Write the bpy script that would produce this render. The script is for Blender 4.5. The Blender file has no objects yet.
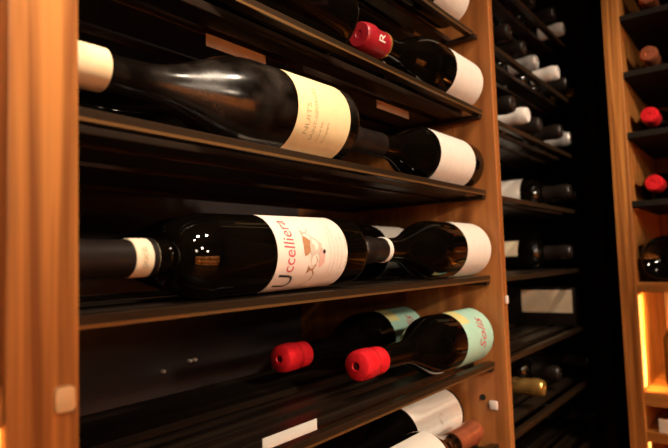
import bpy, bmesh, math, random
from mathutils import Matrix, Vector
random.seed(4)
PI = math.pi
sc = bpy.context.scene
COL = sc.collection

# ---------------------------------------------------------------- camera
F, YAW, PIT, ROL, CX, CY, CZ = 566.2074, 0.91862, 0.06722, -0.03254, -0.84622, -0.32625, -0.03888
w = Vector((math.sin(YAW)*math.cos(PIT), math.cos(YAW)*math.cos(PIT), math.sin(PIT)))
r = Vector((math.cos(YAW), -math.sin(YAW), 0)); u = r.cross(w)
r2 = r*math.cos(ROL)+u*math.sin(ROL); u2 = -r*math.sin(ROL)+u*math.cos(ROL)
cam = bpy.data.cameras.new('camera'); co = bpy.data.objects.new('camera', cam); COL.objects.link(co)
M = Matrix((r2, u2, -w)).transposed().to_4x4(); M.translation = (CX, CY, CZ)
co.matrix_world = M
cam.sensor_width = 36; cam.lens = F/668*36; cam.clip_start = .01
cam.dof.use_dof = True; cam.dof.focus_distance = .60; cam.dof.aperture_fstop = 5.6
sc.camera = co

# ---------------------------------------------------------------- light
sc.view_settings.view_transform = 'Standard'; sc.view_settings.look = 'None'
sc.view_settings.gamma = 1; sc.view_settings.use_curve_mapping = False
sc.view_settings.exposure = 1.0
wd = bpy.data.worlds.new('room_air'); sc.world = wd; wd.use_nodes = True
wd.node_tree.nodes['Background'].inputs[0].default_value = (1, .72, .5, 1)
wd.node_tree.nodes['Background'].inputs[1].default_value = .035

def spot(name, loc, target, power, size=.04, col=(1, .80, .58), angle=80, blend=.6):
    l = bpy.data.lights.new(name, 'SPOT'); l.energy = power; l.color = col
    l.shadow_soft_size = size; l.spot_size = math.radians(angle); l.spot_blend = blend
    o = bpy.data.objects.new(name, l); COL.objects.link(o); o.location = loc
    o.rotation_euler = (Vector(target)-Vector(loc)).to_track_quat('-Z', 'Y').to_euler()
def area(name, loc, target, power, sx, sy, col=(1, .80, .58)):
    l = bpy.data.lights.new(name, 'AREA'); l.energy = power; l.color = col
    l.shape = 'RECTANGLE'; l.size = sx; l.size_y = sy
    o = bpy.data.objects.new(name, l); COL.objects.link(o); o.location = loc
    o.rotation_euler = (Vector(target)-Vector(loc)).to_track_quat('-Z', 'Y').to_euler()
WARM = (1, .80, .60)
spot('ceiling_spot', (-.80, -.90, 1.25), (-.64, 0, .40), 150, .07, WARM, 27, 1)
spot('ceiling_spot', (-.35, -1.00, 1.25), (-.13, 0, -.02), 34, .06, WARM, 42, .8)
spot('ceiling_spot', (-.10, -.85, 1.25), (.47, -.16, .10), 22, .04, WARM, 40, .8)
spot('ceiling_spot', (-1.25, -1.20, 1.25), (-.36, .05, .10), 18, .04, WARM, 36, 1)
spot('fill_spot', (-.90, -1.80, .62), (-.10, .10, -.04), 52, .06, WARM, 30, 1)  # added low fill, out of view, to lighten the shelf shadows
spot('fill_spot', (-.75, -1.80, .62), (.52, .12, .16), 75, .05, WARM, 17, 1)  # added fill, out of view, to brighten labels in the dark bay
area('fill_lamp', (-1.5, -1.9, .45), (-.3, 0, -.05), 1.8, .18, .18, WARM)  # added soft frontal fill from behind the camera
area('fill_lamp', (-.55, -2.1, .35), (-.2, 0, -.05), 2.0, .12, .12, WARM)  # second added fill, also out of view
for zz in (-.37, -.77): area('niche_light', (-.75, -1.99, zz+.18), (-.75, -2.29, zz), 15, 1.7, .03, (1, .66, .36))  # added behind the viewer so the bottles pick up amber reflections

# ---------------------------------------------------------------- materials
def mat(name, col, rough=.5, metal=0, spec=.5, emit=None, estr=0, coat=0):
    m = bpy.data.materials.new(name); m.use_nodes = True
    b = m.node_tree.nodes['Principled BSDF']
    b.inputs['Base Color'].default_value = (*col, 1); b.inputs['Roughness'].default_value = rough
    b.inputs['Metallic'].default_value = metal; b.inputs['Specular IOR Level'].default_value = spec
    b.inputs['Coat Weight'].default_value = coat
    if emit: b.inputs['Emission Color'].default_value = (*emit, 1); b.inputs['Emission Strength'].default_value = estr
    return m
def noisy(m, c1, c2, scale=(1, 1, 1), ns=8, detail=6, bump=0, lo=.35, hi=.65, rlo=None, rhi=None, dist=0):
    nt = m.node_tree; N = nt.nodes; L = nt.links; b = N['Principled BSDF']
    tc = N.new('ShaderNodeTexCoord'); mp = N.new('ShaderNodeMapping'); mp.inputs['Scale'].default_value = scale
    nz = N.new('ShaderNodeTexNoise'); nz.inputs['Scale'].default_value = ns; nz.inputs['Detail'].default_value = detail
    nz.inputs['Distortion'].default_value = dist
    cr = N.new('ShaderNodeValToRGB'); cr.color_ramp.elements[0].position = lo; cr.color_ramp.elements[1].position = hi
    cr.color_ramp.elements[0].color = (*c1, 1); cr.color_ramp.elements[1].color = (*c2, 1)
    L.new(tc.outputs['Object'], mp.inputs[0]); L.new(mp.outputs[0], nz.inputs[0])
    L.new(nz.outputs[0], cr.inputs[0]); L.new(cr.outputs[0], b.inputs['Base Color'])
    if bump:
        bp = N.new('ShaderNodeBump'); bp.inputs['Strength'].default_value = bump; bp.inputs['Distance'].default_value = .002
        L.new(nz.outputs[0], bp.inputs['Height']); L.new(bp.outputs[0], b.inputs['Normal'])
    if rlo is not None:
        mr = N.new('ShaderNodeMapRange'); mr.inputs[3].default_value = rlo; mr.inputs[4].default_value = rhi
        mr.inputs[1].default_value = .3; mr.inputs[2].default_value = .7
        L.new(nz.outputs[0], mr.inputs[0]); L.new(mr.outputs[0], b.inputs['Roughness'])
    return m
WA, WB = (.28, .092, .018), (.64, .26, .062)
wood_v = noisy(mat('walnut_upright', WA, .42), WA, WB, (85, 85, 2.6), 1, 5, .12, .36, .64, dist=.9)
wood_y = noisy(mat('walnut_board', WA, .42), WA, WB, (60, 2.2, 60), 1, 8, .15, .3, .7, dist=.6)
wood_side = noisy(mat('walnut_side', WA, .45), (.27, .085, .020), (.50, .185, .048), (34, 34, 1.6), 1, 6, .1, .34, .66, dist=1.0)
black_panel = noisy(mat('black_panel', (.02, .02, .02), .35), (.040, .034, .034), (.060, .050, .050), (3, 3, 3), 2, 4, 0)
slat_m = noisy(mat('dark_bronze_slat', (.03, .02, .014), .32, .0), (.010, .006, .004), (.024, .014, .008), (2, 60, 60), 1, 5, .1, rlo=.25, rhi=.45)
front_m = mat('bronze_bar', (.030, .017, .009), .28, .2)
matte_black = noisy(mat('matte_black_board', (.012, .009, .007), .75, spec=.15), (.010, .008, .006), (.016, .012, .009), (2, 40, 2), 1, 4)
lit_edge_m = mat('bar_edge_light', (.24, .12, .04), .38, .6)  # gold colour stands in for light on the bar's lower edge
glass = noisy(mat('dark_wine_glass', (.002, .0015, .001), .035, spec=.5), (.0015, .001, .0008), (.003, .002, .001), (1, 1, 1), 20, 2)
dusty = noisy(mat('dusty_wine_glass', (.006, .004, .003), .15, spec=.6), (.003, .002, .0015), (.030, .023, .018), (1, 1, 1), 26, 12, 0, .45, .8, .05, .32)
amber = mat('amber_liquid_glass', (.10, .03, .006), .06, spec=.7)
cream_foil = noisy(mat('cream_foil', (.8, .62, .38), .38), (.78, .60, .36), (.85, .68, .44), (1, 1, 1), 60, 3)
dark_foil = noisy(mat('dark_foil', (.022, .014, .011), .35), (.009, .006, .005), (.015, .010, .008), (1, 1, 1), 50, 3)
red_wax = noisy(mat('red_wax', (.62, .015, .02), .30), (.62, .010, .018), (.78, .022, .03), (1, 1, 1), 60, 4, .5)
crimson_foil = noisy(mat('crimson_foil', (.36, .012, .02), .35), (.34, .010, .02), (.42, .018, .028), (1, 1, 1), 60, 3)
copper_foil = noisy(mat('copper_foil', (.75, .22, .1), .3, .7), (.70, .2, .09), (.82, .27, .13), (1, 1, 1), 60, 3)
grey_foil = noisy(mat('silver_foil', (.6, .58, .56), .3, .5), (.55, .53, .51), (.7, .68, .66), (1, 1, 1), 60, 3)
gold_foil = noisy(mat('gold_foil', (.8, .45, .12), .25, .8), (.75, .4, .1), (.85, .5, .15), (1, 1, 1), 60, 3)
def paper(name, c, v=.05):
    return noisy(mat(name, c, .6), c, tuple(min(1, x*(1+v)) for x in c), (1, 1, 1), 90, 4, .03)
p_white = paper('white_paper', (.82, .76, .68)); p_cream = paper('buff_paper', (.80, .62, .34)); p_pink = paper('ivory_pink_paper', (.86, .74, .65))
p_ivory = paper('ivory_paper', (.82, .70, .5)); p_beige = paper('beige_paper', (.45, .32, .22)); p_aqua = paper('aqua_paper', (.42, .70, .56)); p_yel = paper('pale_yellow_paper', (.75, .68, .28))
p_kraft = paper('kraft_card', (.60, .46, .34))
ink_k = mat('black_ink', (.03, .02, .02), .6); ink_r = mat('red_ink', (.65, .06, .08), .6); ink_g = mat('taupe_ink', (.48, .34, .17), .6)
ink_pink = mat('pale_pink_ink', (.75, .45, .38), .6); ink_w = mat('white_ink', (.85, .78, .72), .6); ink_brown = mat('ochre_ink', (.45, .22, .10), .6); ink_tan = mat('light_grey_ink', (.62, .52, .42), .6)
plastic = mat('pale_plastic', (.85, .76, .68), .4); tan_pad = mat('tan_pad', (.95, .66, .34), .5)
steel = mat('steel', (.7, .7, .7), .2, 1); hole = mat('dark_hole', (.01, .008, .006), .6)
led = mat('led_strip', (1, .6, .2), .5, emit=(1, .42, .08), estr=1.6)
plaster = noisy(mat('plaster', (.15, .12, .1), .8), (.12, .1, .08), (.16, .13, .1), (1, 1, 1), 6, 4)
floor_m = noisy(mat('floor_boards', (.2, .1, .05), .35), (.09, .045, .02), (.15, .075, .035), (1.5, 20, 1), 2, 6)

# ---------------------------------------------------------------- helpers
def obj(name, bm, m, parent=None, loc=None, smooth=False, mats=None):
    me = bpy.data.meshes.new(name)
    if loc is not None: bmesh.ops.translate(bm, verts=bm.verts, vec=-Vector(loc))
    bm.normal_update(); bm.to_mesh(me); bm.free()
    for x in (mats or [m]): me.materials.append(x)
    if smooth:
        for p in me.polygons: p.use_smooth = True
        me.set_sharp_from_angle(angle=math.radians(40))
    o = bpy.data.objects.new(name, me); COL.objects.link(o)
    if loc is not None: o.location = loc
    if parent: o.parent = parent
    return o
def box(bm, x0, x1, y0, y1, z0, z1, bev=0):
    t = bmesh.ops.create_cube(bm, size=1)
    for v in t['verts']:
        v.co = Vector(((x0+x1)/2+v.co.x*(x1-x0), (y0+y1)/2+v.co.y*(y1-y0), (z0+z1)/2+v.co.z*(z1-z0)))
    if bev:
        es = list({e for v in t['verts'] for e in v.link_edges})
        bmesh.ops.bevel(bm, geom=es, offset=bev, segments=2, affect='EDGES', profile=.5)
    return bm
def B(*a, bev=.0008): return box(bmesh.new(), *a, bev)
def struct(name, bm, m):
    o = obj(name, bm, m); o['kind'] = 'structure'; return o
def thing(name, label, cat, loc=(0, 0, 0), group=None):
    o = bpy.data.objects.new(name, None); COL.objects.link(o); o.location = loc; o.empty_display_size = .02
    o['label'] = label; o['category'] = cat
    if group: o['group'] = group
    return o
def tag(o, label, cat, group=None):
    o['label'] = label; o['category'] = cat
    if group: o['group'] = group
    return o
def lathe(prof, n=56, a0=0, a1=2*PI, bm=None):
    """prof: list of (r, z). full or partial turn; angle 0 faces local -Y"""
    bm = bm or bmesh.new(); full = abs(a1-a0-2*PI) < 1e-6
    cols = n if full else n+1; rings = []
    for (rr, z) in prof:
        if rr < 1e-6 and full: rings.append([bm.verts.new((0, 0, z))]); continue
        rings.append([bm.verts.new((rr*math.sin(a0+(a1-a0)*i/n), -rr*math.cos(a0+(a1-a0)*i/n), z)) for i in range(cols)])
    for A, Bq in zip(rings, rings[1:]):
        for i in range(n):
            j = (i+1) % cols
            if len(A) == 1 and len(Bq) == 1: continue
            if len(A) == 1: bm.faces.new((A[0], Bq[j], Bq[i]))
            elif len(Bq) == 1: bm.faces.new((A[i], A[j], Bq[0]))
            else: bm.faces.new((A[i], A[j], Bq[j], Bq[i]))
    return bm
def smoothstep(t): return t*t*(3-2*t)

class Bottle:
    """profile of a bottle standing up, base at z=0"""
    def __init__(s, kind, R, L, body, sh, rn):
        s.kind, s.R, s.L, s.body, s.sh, s.rn = kind, R, L, body, sh, rn
    def prof(s):
        R, L, p = s.R, s.L, []
        p += [(0, .022), (R*.35, .016), (R*.62, .005), (R*.82, 0), (R*.93, .0012), (R*.985, .004), (R, .009)]
        p += [(R, s.body*k/6) for k in range(1, 7)]
        for k in range(1, 13):
            t = k/12
            if s.kind == 'bordeaux':      # round high shoulder
                a = t*PI/2
                rr = s.rn*1.12+(R-s.rn*1.12)*math.cos(a)**.85 if k < 12 else s.rn*1.12
                z = s.body+s.sh*math.sin(a)**1.15*.92+s.sh*.08*t
            else:                         # long sloping shoulder
                z = s.body+s.sh*t
                rr = R-(R-s.rn*1.08)*(math.sin(t*PI/2)**2*.45+smoothstep(t)*.55)
            p.append((rr, z))
        p += [(s.rn, s.body+s.sh+(L-s.body-s.sh)*.4), (s.rn, L-.022), (s.rn+.0016, L-.020), (s.rn+.0018, L-.012), (s.rn+.0003, L-.010), (s.rn, L-.001), (s.rn*.9, L), (0, L)]
        return p
    def rad(s, z):
        p = s.prof()
        for a, b in zip(p[6:], p[7:]):
            if a[1] <= z <= b[1] and b[1] > a[1]: return a[0]+(b[0]-a[0])*(z-a[1])/(b[1]-a[1])
        return s.rn

def text_bm(txt, size, R, vc, uc=0, rot=0, stretch=1.0, off=.0005, shear=0):
    """lettering wrapped on a cylinder; uc along the girth, vc along the bottle"""
    c = bpy.data.curves.new('t', 'FONT'); c.body = txt; c.size = size; c.align_x = 'CENTER'; c.align_y = 'CENTER'; c.shear = shear
    c.resolution_u = 3
    o = bpy.data.objects.new('t', c); COL.objects.link(o)
    bpy.context.view_layer.update()
    me = o.evaluated_get(bpy.context.evaluated_depsgraph_get()).to_mesh()
    bm = bmesh.new(); bm.from_mesh(me); o.to_mesh_clear(); bpy.data.objects.remove(o); bpy.data.curves.remove(c)
    bmesh.ops.triangulate(bm, faces=bm.faces)
    for v in bm.verts:
        x, y = v.co.x*stretch, v.co.y
        if rot: x, y = x*math.cos(rot)-y*math.sin(rot), x*math.sin(rot)+y*math.cos(rot)
        a = (uc+x)/R
        v.co = ((R+off)*math.sin(a), -(R+off)*math.cos(a), vc+y)
    return bm
def blob_bm(pts, R, off=.0005):
    """small printed shape: polygon of (u, v) wrapped on the label"""
    bm = bmesh.new(); n = len(pts); cu = sum(p[0] for p in pts)/n; cv = sum(p[1] for p in pts)/n
    f = lambda U, V: bm.verts.new(((R+off)*math.sin(U/R), -(R+off)*math.cos(U/R), V))
    c = f(cu, cv); vs = [f(*p) for p in pts]
    for i in range(n): bm.faces.new((c, vs[i], vs[(i+1) % n]))
    return bm
def label_patch(name, par, b, z0, z1, half, m, off=.0003, corner=0, mc=0):
    """a wrapped paper label, half = half angle"""
    R = b.R+off; n = 40
    bm = bmesh.new(); rows = 8
    full = half >= PI-1e-3
    g = []
    for j in range(rows+1):
        z = z0+(z1-z0)*j/rows; row = []
        for i in range(n+1):
            a = mc-half+2*half*i/n
            row.append(bm.verts.new((R*math.sin(a), -R*math.cos(a), z)))
        g.append(row)
    for j in range(rows):
        for i in range(n): bm.faces.new((g[j][i], g[j][i+1], g[j+1][i+1], g[j+1][i]))
    if full: bmesh.ops.remove_doubles(bm, verts=bm.verts, dist=1e-6)
    bmesh.ops.solidify(bm, geom=bm.faces[:], thickness=-.00015) if False else None
    return obj(name, bm, m, par, smooth=True)

LIE = Matrix.Rotation(-PI/2, 4, 'Y')          # neck towards -X, label front towards -Y
LIE_R = Matrix.Rotation(PI/2, 4, 'Y')         # neck towards +X
OUT = Matrix.Rotation(PI/2, 4, 'X')           # neck towards -Y
OUTX = Matrix.Rotation(-PI/2, 4, 'Y') @ Matrix.Rotation(0, 4, 'Z')

def bottle(label, b, loc, mtx, roll=0, gm=glass, foil=dark_foil, flen=.055, fr=.0008, group=None, body_band=None, seal=False):
    t = thing('wine_bottle', label, 'wine bottle', loc, group)
    t.matrix_world = Matrix.Translation(loc) @ mtx @ Matrix.Rotation(roll, 4, 'Z')
    obj('glass_body', lathe(b.prof()), gm, t, smooth=True)
    if foil:
        p = []; z0 = b.L-flen
        p.append((b.rad(z0)+.0002, z0)); 
        for k in range(7):
            z = z0+(b.L-.004-z0)*k/6; p.append((max(b.rn, min(b.rad(z), b.rn*1.6))+fr, z))
        p += [(b.rn+fr-.0006, b.L-.0012), (b.rn+fr-.002, b.L+.0008), (b.rn*.35, b.L+.0010), (b.rn*.3, b.L+.0002), (0, b.L+.0002)]
        t['cap'] = 1; del t['cap']
        obj('capsule', lathe(p), foil, t, smooth=True)
    return t

# ---------------------------------------------------------------- room
T = .05
struct('floor', B(-2.6, 1.3, -2.4, .6, -1.25, -1.2, bev=0), floor_m)
struct('ceiling', B(-2.6, 1.3, -2.4, .6, 1.3, 1.35, bev=0), plaster)
struct('wall_back', B(-2.6, 1.3, .46, .6, -1.2, 1.3, bev=0), plaster)
struct('wall_right', B(1.02, 1.3, -2.4, .46, -1.2, 1.3, bev=0), plaster)
dim = mat('dark_wall_paint', (.03, .022, .016), .6)
struct('wall_front', B(-2.6, 1.02, -2.4, -2.3, -1.2, 1.3, bev=0), dim)
struct('wall_left', B(-2.6, -2.5, -2.3, .46, -1.2, 1.3, bev=0), dim)

# cabinet added across the aisle, unseen; its lit niches give amber reflections
oc = thing('wine_cabinet', 'added unseen walnut cabinet with lit niches behind the viewer, for amber reflections', 'wine cabinet', (-.7, -2.1, -1.2))
def oobj(n, bm, m):
    o = obj(n, bm, m); o.data.transform(Matrix.Translation(-Vector(oc.location))); o.parent = oc
added_led = mat('reflection_led', (1, .6, .2), .5, emit=(1, .45, .12), estr=8)  # glow added for the bottles to reflect
for x in (-1.7, -1.05, -.4, .25): oobj('side_panel', B(x-.02, x+.02, -2.3, -1.95, -1.2, .1), wood_v)
oobj('back_panel', B(-1.72, .27, -2.30, -2.28, -1.2, .1, bev=0), wood_v)
oobj('top_board', B(-1.72, .27, -2.3, -1.94, .1, .12), wood_y)
for z in (-.95, -.55, -.15):
    oobj('shelf', B(-1.68, .23, -2.3, -1.96, z, z+.02), wood_y)
    #
    oobj('led_strip', B(-1.66, .21, -1.985, -1.965, z-.008, z-.001, bev=0), added_led)

# ---------------------------------------------------------------- main cabinet
ZB, ZT = -1.2, 1.0
ZS = [.4535, .3235, .194, .0661, -.0669, -.1986, -.3225, -.455]
SL = [(.018, .030), (.052, .078), (.094, .150), (.172, .285)]
cab = thing('wine_cabinet', 'walnut wine cabinet with black back panel and slatted dark shelves holding the nearest bottles', 'wine cabinet', (-.335, .2, ZB))
def cobj(name, bm, m, cb, parent=None, smooth=False):
    o = obj(name, bm, m, None, smooth=smooth)
    o.data.transform(Matrix.Translation(-Vector(cb.location))); o.parent = parent or cb
    return o
cobj('side_panel', B(-.711, -.690, .018, .42, ZB, ZT, bev=0), wood_v, cab)
cobj('front_stile', B(-.711, -.670, 0, .0175, ZB, ZT, bev=.0015), wood_v, cab)
cobj('side_panel', B(0, .018, 0, .42, ZB, ZT, bev=.0012), wood_side, cab)
cobj('back_panel', B(-.690, 0, .408, .42, ZB, ZT, bev=0), black_panel, cab)
cobj('plinth', B(-.690, 0, .03, .408, ZB, ZB+.06), wood_y, cab)
def shelf(cb, x0, x1, z, slats, parent_name='shelf', fm=front_m, th=.009, lit_edge=True):
    bm = bmesh.new(); pts = [(x0, .02), (x0+.012, .02), (x0+.012, .275), (x1-.012, .275), (x1-.012, .02), (x1, .02), (x1, .285), (x0, .285)]
    lo = [bm.verts.new((a, b, z-th-.006)) for a, b in pts]; hi = [bm.verts.new((a, b, z-th)) for a, b in pts]
    for k in range(8): bm.faces.new((lo[k], lo[(k+1) % 8], hi[(k+1) % 8], hi[k]))
    bm.faces.new(lo[::-1]); bm.faces.new(hi)
    s = cobj(parent_name, bm, slat_m, cb)
    for k, (a, c) in enumerate(slats):
        cobj('front_bar' if k == 0 else 'slat', B(x0+.0005, x1-.0005, a, c, z-th, z, bev=.0012), fm if k == 0 else slat_m, cb, s)
    if lit_edge: cobj('lit_edge_strip', B(x0+.0005, x1-.0005, slats[0][0]-.0006, slats[0][0]-.0001, z-th, z-th+.0024, bev=0), lit_edge_m, cb, s)  # painted line of light along the lower edge of the bar
    return s
for i, z in enumerate(ZS):
    shelf(cab, -.690, 0, z, SL if i != 1 else [(.026, .036), (.066, .088), (.104, .150), (.172, .285)])
for (x, z) in ((-.321, -.194), (-.272, -.186), (-.262, -.186)):
    p = obj('panel_dot', lathe([(0, 0), (.0028, 0), (.0028, .005), (.0015, .007), (0, .007)], 16), plastic, cab)  # small pale round dots on the black back panel
    p.data.transform(Matrix.Rotation(PI/2, 4, 'X')); p.location = Vector((x, .408, z))-cab.location
# fittings on the panels
def pad(name, x0, x1, y0, y1, z0, z1, m, label, cat, bev=.002):
    return tag(obj(name, B(x0, x1, y0, y1, z0, z1, bev=bev), m, loc=((x0+x1)/2, (y0+y1)/2, (z0+z1)/2), smooth=True), label, cat)
pad('bumper_pad', -.6855, -.6738, -.0025, 0, -.1190, -.1045, tan_pad, 'small tan square pad stuck low on the nearest walnut upright', 'bumper pad', .0025)
pad('bumper_pad', -.004, 0, .016, .030, -.272, -.258, plastic, 'small white square pad on the walnut side panel beside a dark screw hole', 'bumper pad', .0025)
pad('bumper_pad', .006, .013, -.004, 0, -.111, -.099, plastic, 'tiny white pad on the front edge of the walnut panel, above the aqua-labelled bottle level', 'bumper pad', .001)
h = lathe([(0, 0), (.0035, 0), (.0045, .0005), (.0045, .002), (0, .002)], 20)
o = obj('screw_cap', h, hole, smooth=True); o.data.transform(Matrix.Rotation(-PI/2, 4, 'Y')); o.location = (0, .040, -.255)
tag(o, 'small dark round screw cap in the walnut side panel beside the white pad', 'screw cap')

# ---------------------------------------------------------------- bottles, main cabinet
Z = {k: ZS[k+1] for k in range(-1, 7)}      # Z[0]=.3235 ... Z[5]=-.3225
bord = Bottle('bordeaux', .0362, .336, .203, .036, .0125)
burg3 = Bottle('burgundy', .0408, .284, .130, .088, .0142)
burg = Bottle('burgundy', .0408, .300, .130, .095, .0142)
burg2 = Bottle('burgundy', .0390, .316, .135, .095, .0135)
burgw = Bottle('burgundy', .0415, .322, .140, .100, .0132)
def lies(label, b, xend, y, z, tilt=0, **k):
    return bottle(label, b, (xend, y, z+b.R+.0004), Matrix.Rotation(-PI/2-tilt, 4, 'Y'), **k)

# row 0 (top), right
t = lies('dark bottle with white label behind the topmost dark bar, upper edge of photo', burg, -.040, .051, Z[0]-.0025)
label_patch('label', t, burg, .006, .090, 1.25, p_white)
lies('dark bottle behind the topmost white-labelled bottle', burg, -.012, .158, Z[0], foil=dark_foil)
# row 1
t = lies('dark bottle with crimson capsule bearing a white R and a white label', burg3, -.008, .0495, Z[1], foil=crimson_foil, flen=.049, fr=.0022)
label_patch('label', t, burg3, .006, .098, 1.3, p_white)
for k in range(5):
    obj('lettering', text_bm('v i n', .0035, burg.R, .075-.009*k, .004, 0), ink_tan, t)
cp = [c for c in t.children if c.name.startswith('capsule')][0]
obj('lettering', text_bm('R', .020, .0176, .284-.026, -.002, PI/2*0), ink_w, cp)
obj('gold_ring', lathe([(.0168, .234), (.0176, .2345), (.0176, .236), (.0168, .2365)]), gold_foil, cp, smooth=True)
t = lies('dark bottle behind the crimson-capsuled one, beige label seen between slats', burg, -.012, .1365, Z[1])
label_patch('label', t, burg, .03, .150, PI, p_beige)
t = lies('dark bottle at the top edge, its base towards the crimson capsule', burg, -.346, .049, Z[1])
t = lies('dark bottle whose beige label shows between slats above the dusty bottle', burg, -.345, .1365, Z[1])
label_patch('label', t, burg, .035, .128, PI, p_beige)
# row 2
t = lies('dusty dark bottle with cream capsule and buff label, nearest on the second shelf', burgw, -.352, .050, Z[2]+.0028, tilt=.018, gm=dusty, foil=cream_foil, flen=.047, fr=.0030)
lb = label_patch('label', t, burgw, .022, .104, 1.42, p_cream)
obj('lettering', text_bm('NUITS', .009, burgw.R, .088, -.012, 0, 1.25), ink_g, lb)
obj('lettering', text_bm('SAINT-GEORGES', .0065, burgw.R, .077, -.006, 0, 1.1), ink_g, lb)
obj('lettering', text_bm('Grand Vin', .0045, burgw.R, .067, -.022, 0, 1.1), ink_g, lb)
obj('lettering', text_bm('Bourgogne', .0045, burgw.R, .058, -.022, 0, 1.1), ink_g, lb)
t = lies('dark bottle with dark capsule and white label, right end of the second shelf', burg2, -.010, .052, Z[2], flen=.072, fr=.0015)
label_patch('label', t, burg2, .038, .150, 1.35, p_white)
cp = [c for c in t.children if c.name.startswith('capsule')][0]
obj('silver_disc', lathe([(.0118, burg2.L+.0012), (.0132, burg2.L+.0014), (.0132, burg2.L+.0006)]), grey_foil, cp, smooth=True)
lies('dark bottle hidden behind the dusty cream-capped bottle', burg, -.352, .160, Z[2])
# row 3
t = lies('long dark bottle with ivory neck seal, ivory label and red vertical lettering', bord, -.334, .053, Z[3]+.0034, tilt=.015, fr=.0016, flen=.084)
cp = [c for c in t.children if c.name.startswith('capsule')][0]
ns = obj('neck_seal', lathe([(.0142, .2515), (.0149, .2517), (.0149, .2715), (.0142, .272)]), p_ivory, t, smooth=True)
obj('seal_print', text_bm('DOCG', .0055, .0149, .2645, 0, 0), ink_g, ns)
lb = label_patch('label', t, bord, .042, .146, 1.38, p_pink)
R_ = bord.R
obj('lettering', text_bm('U', .031, R_, .1275, -.0300, 0, .85, shear=.1), ink_k, lb)
obj('lettering', text_bm('ccelliera', .0205, R_, .1290, .0075, 0, .80, shear=.1), ink_r, lb)
bm = bmesh.new()
def flower(cu, cv, k=1.45):
    prt = []
    for (du, dv, su, sv, m_) in ((.013, .006, .011, .006, ink_pink), (-.012, .001, .013, .006, ink_brown), (0, -.002, .009, .008, ink_tan), (.004, .007, .006, .005, ink_brown), (-.004, -.008, .006, .004, ink_pink), (.002, .002, .0035, .0035, ink_tan)):
        n = 14; pts = [(cu+k*(du+su*math.cos(a)*(1+.25*math.sin(3*a))), cv+k*(dv+sv*math.sin(a)*(1+.3*math.cos(2*a)))) for a in [2*PI*i/n for i in range(n)]]
        prt.append(obj('emblem', blob_bm(pts, R_, .0004+.00008*len(prt)), m_, lb))
    pts = [(cu+.002*math.cos(a), cv-.014+.002*math.sin(a)) for a in [2*PI*i/10 for i in range(10)]]
    obj('emblem', blob_bm(pts, R_, .0012), ink_k, lb)
flower(0, .095)
for k, tx in enumerate(('ROSSO DI MONTALCINO', 'DENOMINAZIONE DI ORIGINE', 'CONTROLLATA', 'Imbottigliato all origine')):
    obj('lettering', text_bm(tx, .0040, R_, .070-.006*k, 0, 0), ink_tan, lb)
obj('lettering', text_bm('750 ml      13% vol', .0045, R_, .043, 0, 0), ink_g, lb)
t = lies('dark sloping-shouldered bottle lying behind the one with red vertical lettering', burg, -.335, .165, Z[3])
t = lies('round dark bottle with pale neck ring and large white label, middle shelf', burg, -.006, .052, Z[3], flen=.052)
label_patch('label', t, burg, .004, .088, 1.5, p_white)
obj('neck_ring', lathe([(.0152, .246), (.0158, .2465), (.0158, .2535), (.0152, .254)]), p_white, t, smooth=True)
t = lies('dark bottle behind the pale-ringed one, a strip of white label showing', burg, -.020, .160, Z[3])
label_patch('label', t, burg, .03, .110, 1.6, p_white)
# row 4: two red wax capsules
for (y, lab, xe) in ((.0535, 'front bottle of the red-wax pair, aqua label with red script', -.006), (.168, 'rear bottle of the red-wax pair, lying behind the other aqua label', -.010)):
    b = Bottle('burgundy', .0405, .308, .128, .085, .0142)
    t = lies(lab, b, xe, y, Z[4], foil=None, group='pair with red wax capsules')
    del t['group']
    L = b.L
    obj('wax_capsule', lathe([(.0148, L-.046), (.0160, L-.045), (.0166, L-.041), (.0168, L-.031), (.0156, L-.0285), (.0156, L-.0270), (.0176, L-.0245), (.0181, L-.017), (.0179, L-.006), (.0166, L+.0008), (.0140, L+.0028), (.0052, L+.0032), (.0044, L+.0014), (0, L+.0012)]), red_wax, t, smooth=True)
    obj('cork_dimple', lathe([(.0042, L+.0014), (.0040, L+.0018), (0, L+.0018)], 20), mat('dimple_shade', (.08, .004, .004), .6), t, smooth=True)  # dark disc paints the shade inside the wax dimple
    lb = label_patch('label', t, b, .008, .098, 1.5, p_aqua)
    label_patch('yellow_corner', lb, b, .070, .0979, .42, p_yel, .0006, mc=1.10)
    obj('lettering', text_bm('Solis', .030, b.R, .044, .008, -.10, .85, .0008, .35), ink_r, lb)
# row 5
t = lies('dark bottle with white label and grey figure under the lowest visible shelf', burg2, -.010, .105, Z[5]+.001)
lb = label_patch('label', t, burg2, .012, .148, 1.45, p_white)
def fig(Rr, cu, cv, s=1):
    pts = [(cu+s*a, cv+s*b_) for a, b_ in ((.012, .006), (.015, .000), (.010, -.004), (.004, .001), (-.004, .002), (-.012, -.004), (-.014, .000), (-.008, .006), (.002, .008), (.008, .010))]
    return blob_bm(pts, Rr)
obj('emblem', fig(burg2.R, .004, .075), ink_tan, lb)
b5 = Bottle('burgundy', .0385, .318, .150, .085, .0135)
t = bottle('dark bottle with copper capsule pointing right, low at the bottom edge of photo', b5, (-.395, .0215, Z[5]+b5.R+.0004), LIE_R, foil=copper_foil, flen=.075, fr=.0015)
lb = label_patch('label', t, b5, .065, .165, 1.5, p_white)
obj('emblem', fig(b5.R, -.015, .11), ink_tan, lb)
pad('price_strip', -.470, -.392, .0508, .0518, -.2090, -.1975, p_white, 'white card strip clipped to a slat below the red wax capsules', 'price strip', 0)
pad('price_strip', -.492, -.410, .0928, .0938, .1745, .1870, p_kraft, 'beige card strip under the slats above the dusty bottle', 'price strip', 0)
pad('price_strip', -.190, -.102, .0928, .0938, .1735, .1850, p_kraft, 'beige card strip under the slats above the right white-labelled bottle', 'price strip', 0)

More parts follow.
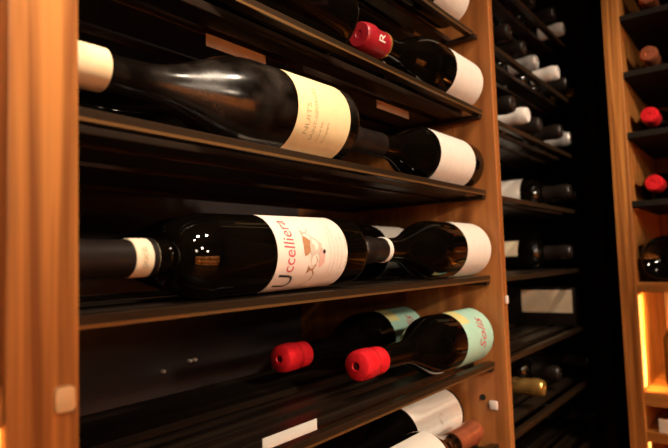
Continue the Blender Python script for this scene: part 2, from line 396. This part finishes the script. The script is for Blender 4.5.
# ---------------------------------------------------------------- left neighbouring cabinet
lc = thing('wine_cabinet', 'walnut cabinet at the left edge with a lit niche at the bottom', 'wine cabinet', (-1.1, .2, ZB))
cobj('back_panel', B(-1.5, -.7125, .408, .42, ZB, ZT, bev=0), wood_v, lc)
cobj('side_panel', B(-1.54, -1.5, 0, .42, ZB, ZT), wood_v, lc)
cobj('door_frame', B(-1.5, -.7125, .030, .045, -.099, ZT), wood_side, lc)
cobj('shelf', B(-1.5, -.7115, .001, .408, -.121, -.099), wood_y, lc)
cobj('shelf', B(-1.5, -.7125, .002, .408, -.52, -.505), wood_y, lc)
cobj('led_strip', B(-.728, -.712, .004, .007, -.50, -.1215, bev=0), led, lc)
area('niche_light', (-.9, .15, -.13), (-.85, .35, -.4), .8, .3, .02, (1, .6, .25))

# ---------------------------------------------------------------- dark neighbouring bay
dc = thing('wine_cabinet', 'black-lined bay of bottles beyond the walnut panel', 'wine cabinet', (.35, .2, ZB))
cobj('back_panel', B(.019, .70, .408, .42, ZB, ZT, bev=0), black_panel, dc)
cobj('side_panel', B(.70, .715, 0, .42, ZB, ZT, bev=0), black_panel, dc)
main_ZS = ZS[:]
ZS = [z-.004 for z in ZS]
for i, z in enumerate(ZS):
    shelf(dc, .019, .700, z, SL, lit_edge=False)
lvl = {0: 'at the very top', 1: 'near the top', 2: 'second level from the top', 3: 'on the shelf beside the white-labelled ones', 4: 'at eye level', 5: 'in the lower part', 6: 'at the bottom'}
b6 = Bottle('burgundy', .041, .300, .145, .085, .0140)
b7 = Bottle('bordeaux', .0375, .298, .202, .036, .0140)
b8 = Bottle('burgundy', .0360, .298, .15, .085, .0138)
highlight_foil = noisy(mat('highlight_foil', (.75, .7, .64), .35), (.7, .65, .6), (.8, .75, .7), (1, 1, 1), 60, 3)  # pale tone imitates highlights on capsules in the dark bay
def outb(label, x, z, yn=.015, roll=-PI/2, foil=dark_foil, lab=None, z0=.04, z1=.135, half=1.2, gm=glass, b=b6, tilt=0, fr=.0012):
    t = bottle(label, b, (x, yn+b.L, z+b.R+.0004), Matrix.Rotation(tilt, 4, 'Z') @ OUT, roll=roll, foil=foil, fr=fr, gm=gm)
    if lab: label_patch('label', t, b, z0, z1, half, lab)
    return t
DX = [.125, .222, .319, .416, .513, .612]
words = ['nearest the walnut panel', 'second from walnut panel', 'third from walnut panel', 'fourth from walnut panel', 'fifth from walnut panel', 'farthest from walnut panel']
BF = {(0, 1): grey_foil, (0, 4): highlight_foil, (1, 2): grey_foil, (1, 3): highlight_foil, (1, 5): gold_foil, (2, 1): highlight_foil, (2, 4): grey_foil}  # pale and gold foils stand in for highlights on dark capsules
BL = {(0, 2): p_white, (0, 3): p_white, (0, 4): p_beige, (1, 2): p_white, (1, 3): p_white, (1, 4): p_beige, (2, 3): p_beige, (2, 5): p_white, (0, 5): p_white}
for zi, nm in ((0, 'topmost'), (1, 'second from top'), (2, 'third from top')):
    for c in range(6):
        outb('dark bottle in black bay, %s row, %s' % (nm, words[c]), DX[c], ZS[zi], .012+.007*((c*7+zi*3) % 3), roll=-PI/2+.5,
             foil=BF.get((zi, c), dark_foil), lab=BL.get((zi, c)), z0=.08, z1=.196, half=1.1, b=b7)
outb('dark bottle with large white label, widest white patch in the black bay', .450, ZS[3], .010, lab=p_white, z0=.06, z1=.200, half=1.9, b=b7)
outb('dark bottle beside the large white label in the black bay, capsule only', .545, ZS[3], .020, b=b7)
outb('dark bottle with small white label at the middle shelf of the black bay', .460, ZS[4], .018, roll=-PI/2-.35, lab=p_ivory, z0=.06, z1=.192, half=.50, b=b7)
outb('dark bottle right of the small white label in the black bay', .600, ZS[4], .018, b=b7)
outb('dark bottle with grey label low in the black bay', .400, ZS[6], .040, lab=p_beige, z0=.02, z1=.198, half=1.3, b=b7)
outb('gold-capped bottle low in the black bay beside the walnut panel', .235, ZS[6], .022, foil=gold_foil, gm=amber)
outb('dark bottle low in the black bay, farthest right', .560, ZS[6], .018, foil=dark_foil)
outb('dark bottle in the lowest visible row of the black bay', .250, ZS[7], .018, foil=dark_foil)
outb('dark bottle in the lowest visible row of the black bay, far right', .590, ZS[7], .018, foil=dark_foil)
bx = thing('carton', 'dark carton with a cream side label on a shelf of the black bay', 'carton', (.55, .13, ZS[5]+.0005))
obj('carton_body', box(bmesh.new(), -.038, .038, -.10, .10, 0, .088, .002), dark_foil, bx, smooth=True)
obj('label', box(bmesh.new(), -.0388, -.0378, -.094, .022, .030, .082, .0003), p_ivory, bx)

# ---------------------------------------------------------------- right cabinet, facing -X
RX = .44
rc = thing('wine_cabinet', 'walnut cabinet at right with black shelves and a lit niche below', 'wine cabinet', (.6, -.45, ZB))
cobj('side_panel', B(RX, .80, -.110, -.078, ZB, ZT, bev=.001), wood_v, rc)
cobj('side_panel', B(RX, .80, -.83, -.80, ZB, ZT, bev=.001), wood_v, rc)
cobj('back_panel', B(.79, .80, -.80, -.110, ZB, ZT, bev=0), wood_v, rc)
RZ = [.580, .456, .336, .208, .066]
for z in RZ:
    cobj('shelf', B(RX+.004, .79, -.80, -.1102, z-.012, z), matte_black, rc)
cobj('fixed_shelf', B(RX, .79, -.80, -.110, -.120, -.100), wood_y, rc)
cobj('fixed_shelf', B(RX, .79, -.80, -.110, -.345, -.318), wood_y, rc)
cobj('fixed_shelf', B(RX, .79, -.80, -.110, -.415, -.395), wood_y, rc)
cobj('led_strip', B(RX+.008, RX+.024, -.1125, -.110, -.310, -.126, bev=0), led, rc)
cobj('led_strip', B(RX+.008, RX+.024, -.1125, -.110, -.60, -.420, bev=0), led, rc)
area('niche_light', (RX+.024, -.122, -.21), (RX+.2, -.112, -.24), .35, .012, .17, (1, .55, .16))
area('niche_light', (RX+.06, -.40, -.125), (RX+.12, -.40, -.5), .9, .02, .5, (1, .58, .22))
def outx(label, y, z, xn=.02, foil=red_wax, rv=False, fr=.0022, b=b8):
    if rv: return bottle(label, b, (RX+xn, y, z+b.R+.0004), LIE_R, foil=foil)
    return bottle(label, b, (RX+xn+b.L, y, z+b.R+.0004), LIE, foil=foil, fr=fr)
outx('bottle with copper capsule at the top of the right cabinet', -.160, RZ[1], .03, copper_foil)
outx('bottle with copper capsule, second row of the right cabinet', -.155, RZ[2], .03, copper_foil)
outx('bottle with red capsule, upper of the two red ones in the right cabinet', -.1485, RZ[3], .03, red_wax)
outx('bottle with red capsule, lower of the two red ones in the right cabinet', -.1480, RZ[4], .03, red_wax)
bb = Bottle('burgundy', .046, .30, .15, .085, .014)
outx('dark bottle lying with its round base outward above the lit niche', -.162, -.100, .012, dark_foil, True, b=bb)
t = bottle('dark bottle standing in the lit niche at the right edge', Bottle('burgundy', .0405, .19, .09, .06, .013), (RX+.09, -.178, -.3174), Matrix.Identity(4), foil=dark_foil, flen=.03)
pad('price_card', RX+.002, RX+.004, -.20, -.132, -.3945, -.368, p_white, 'white card standing in the slot below the lit niche at right', 'card', 0)
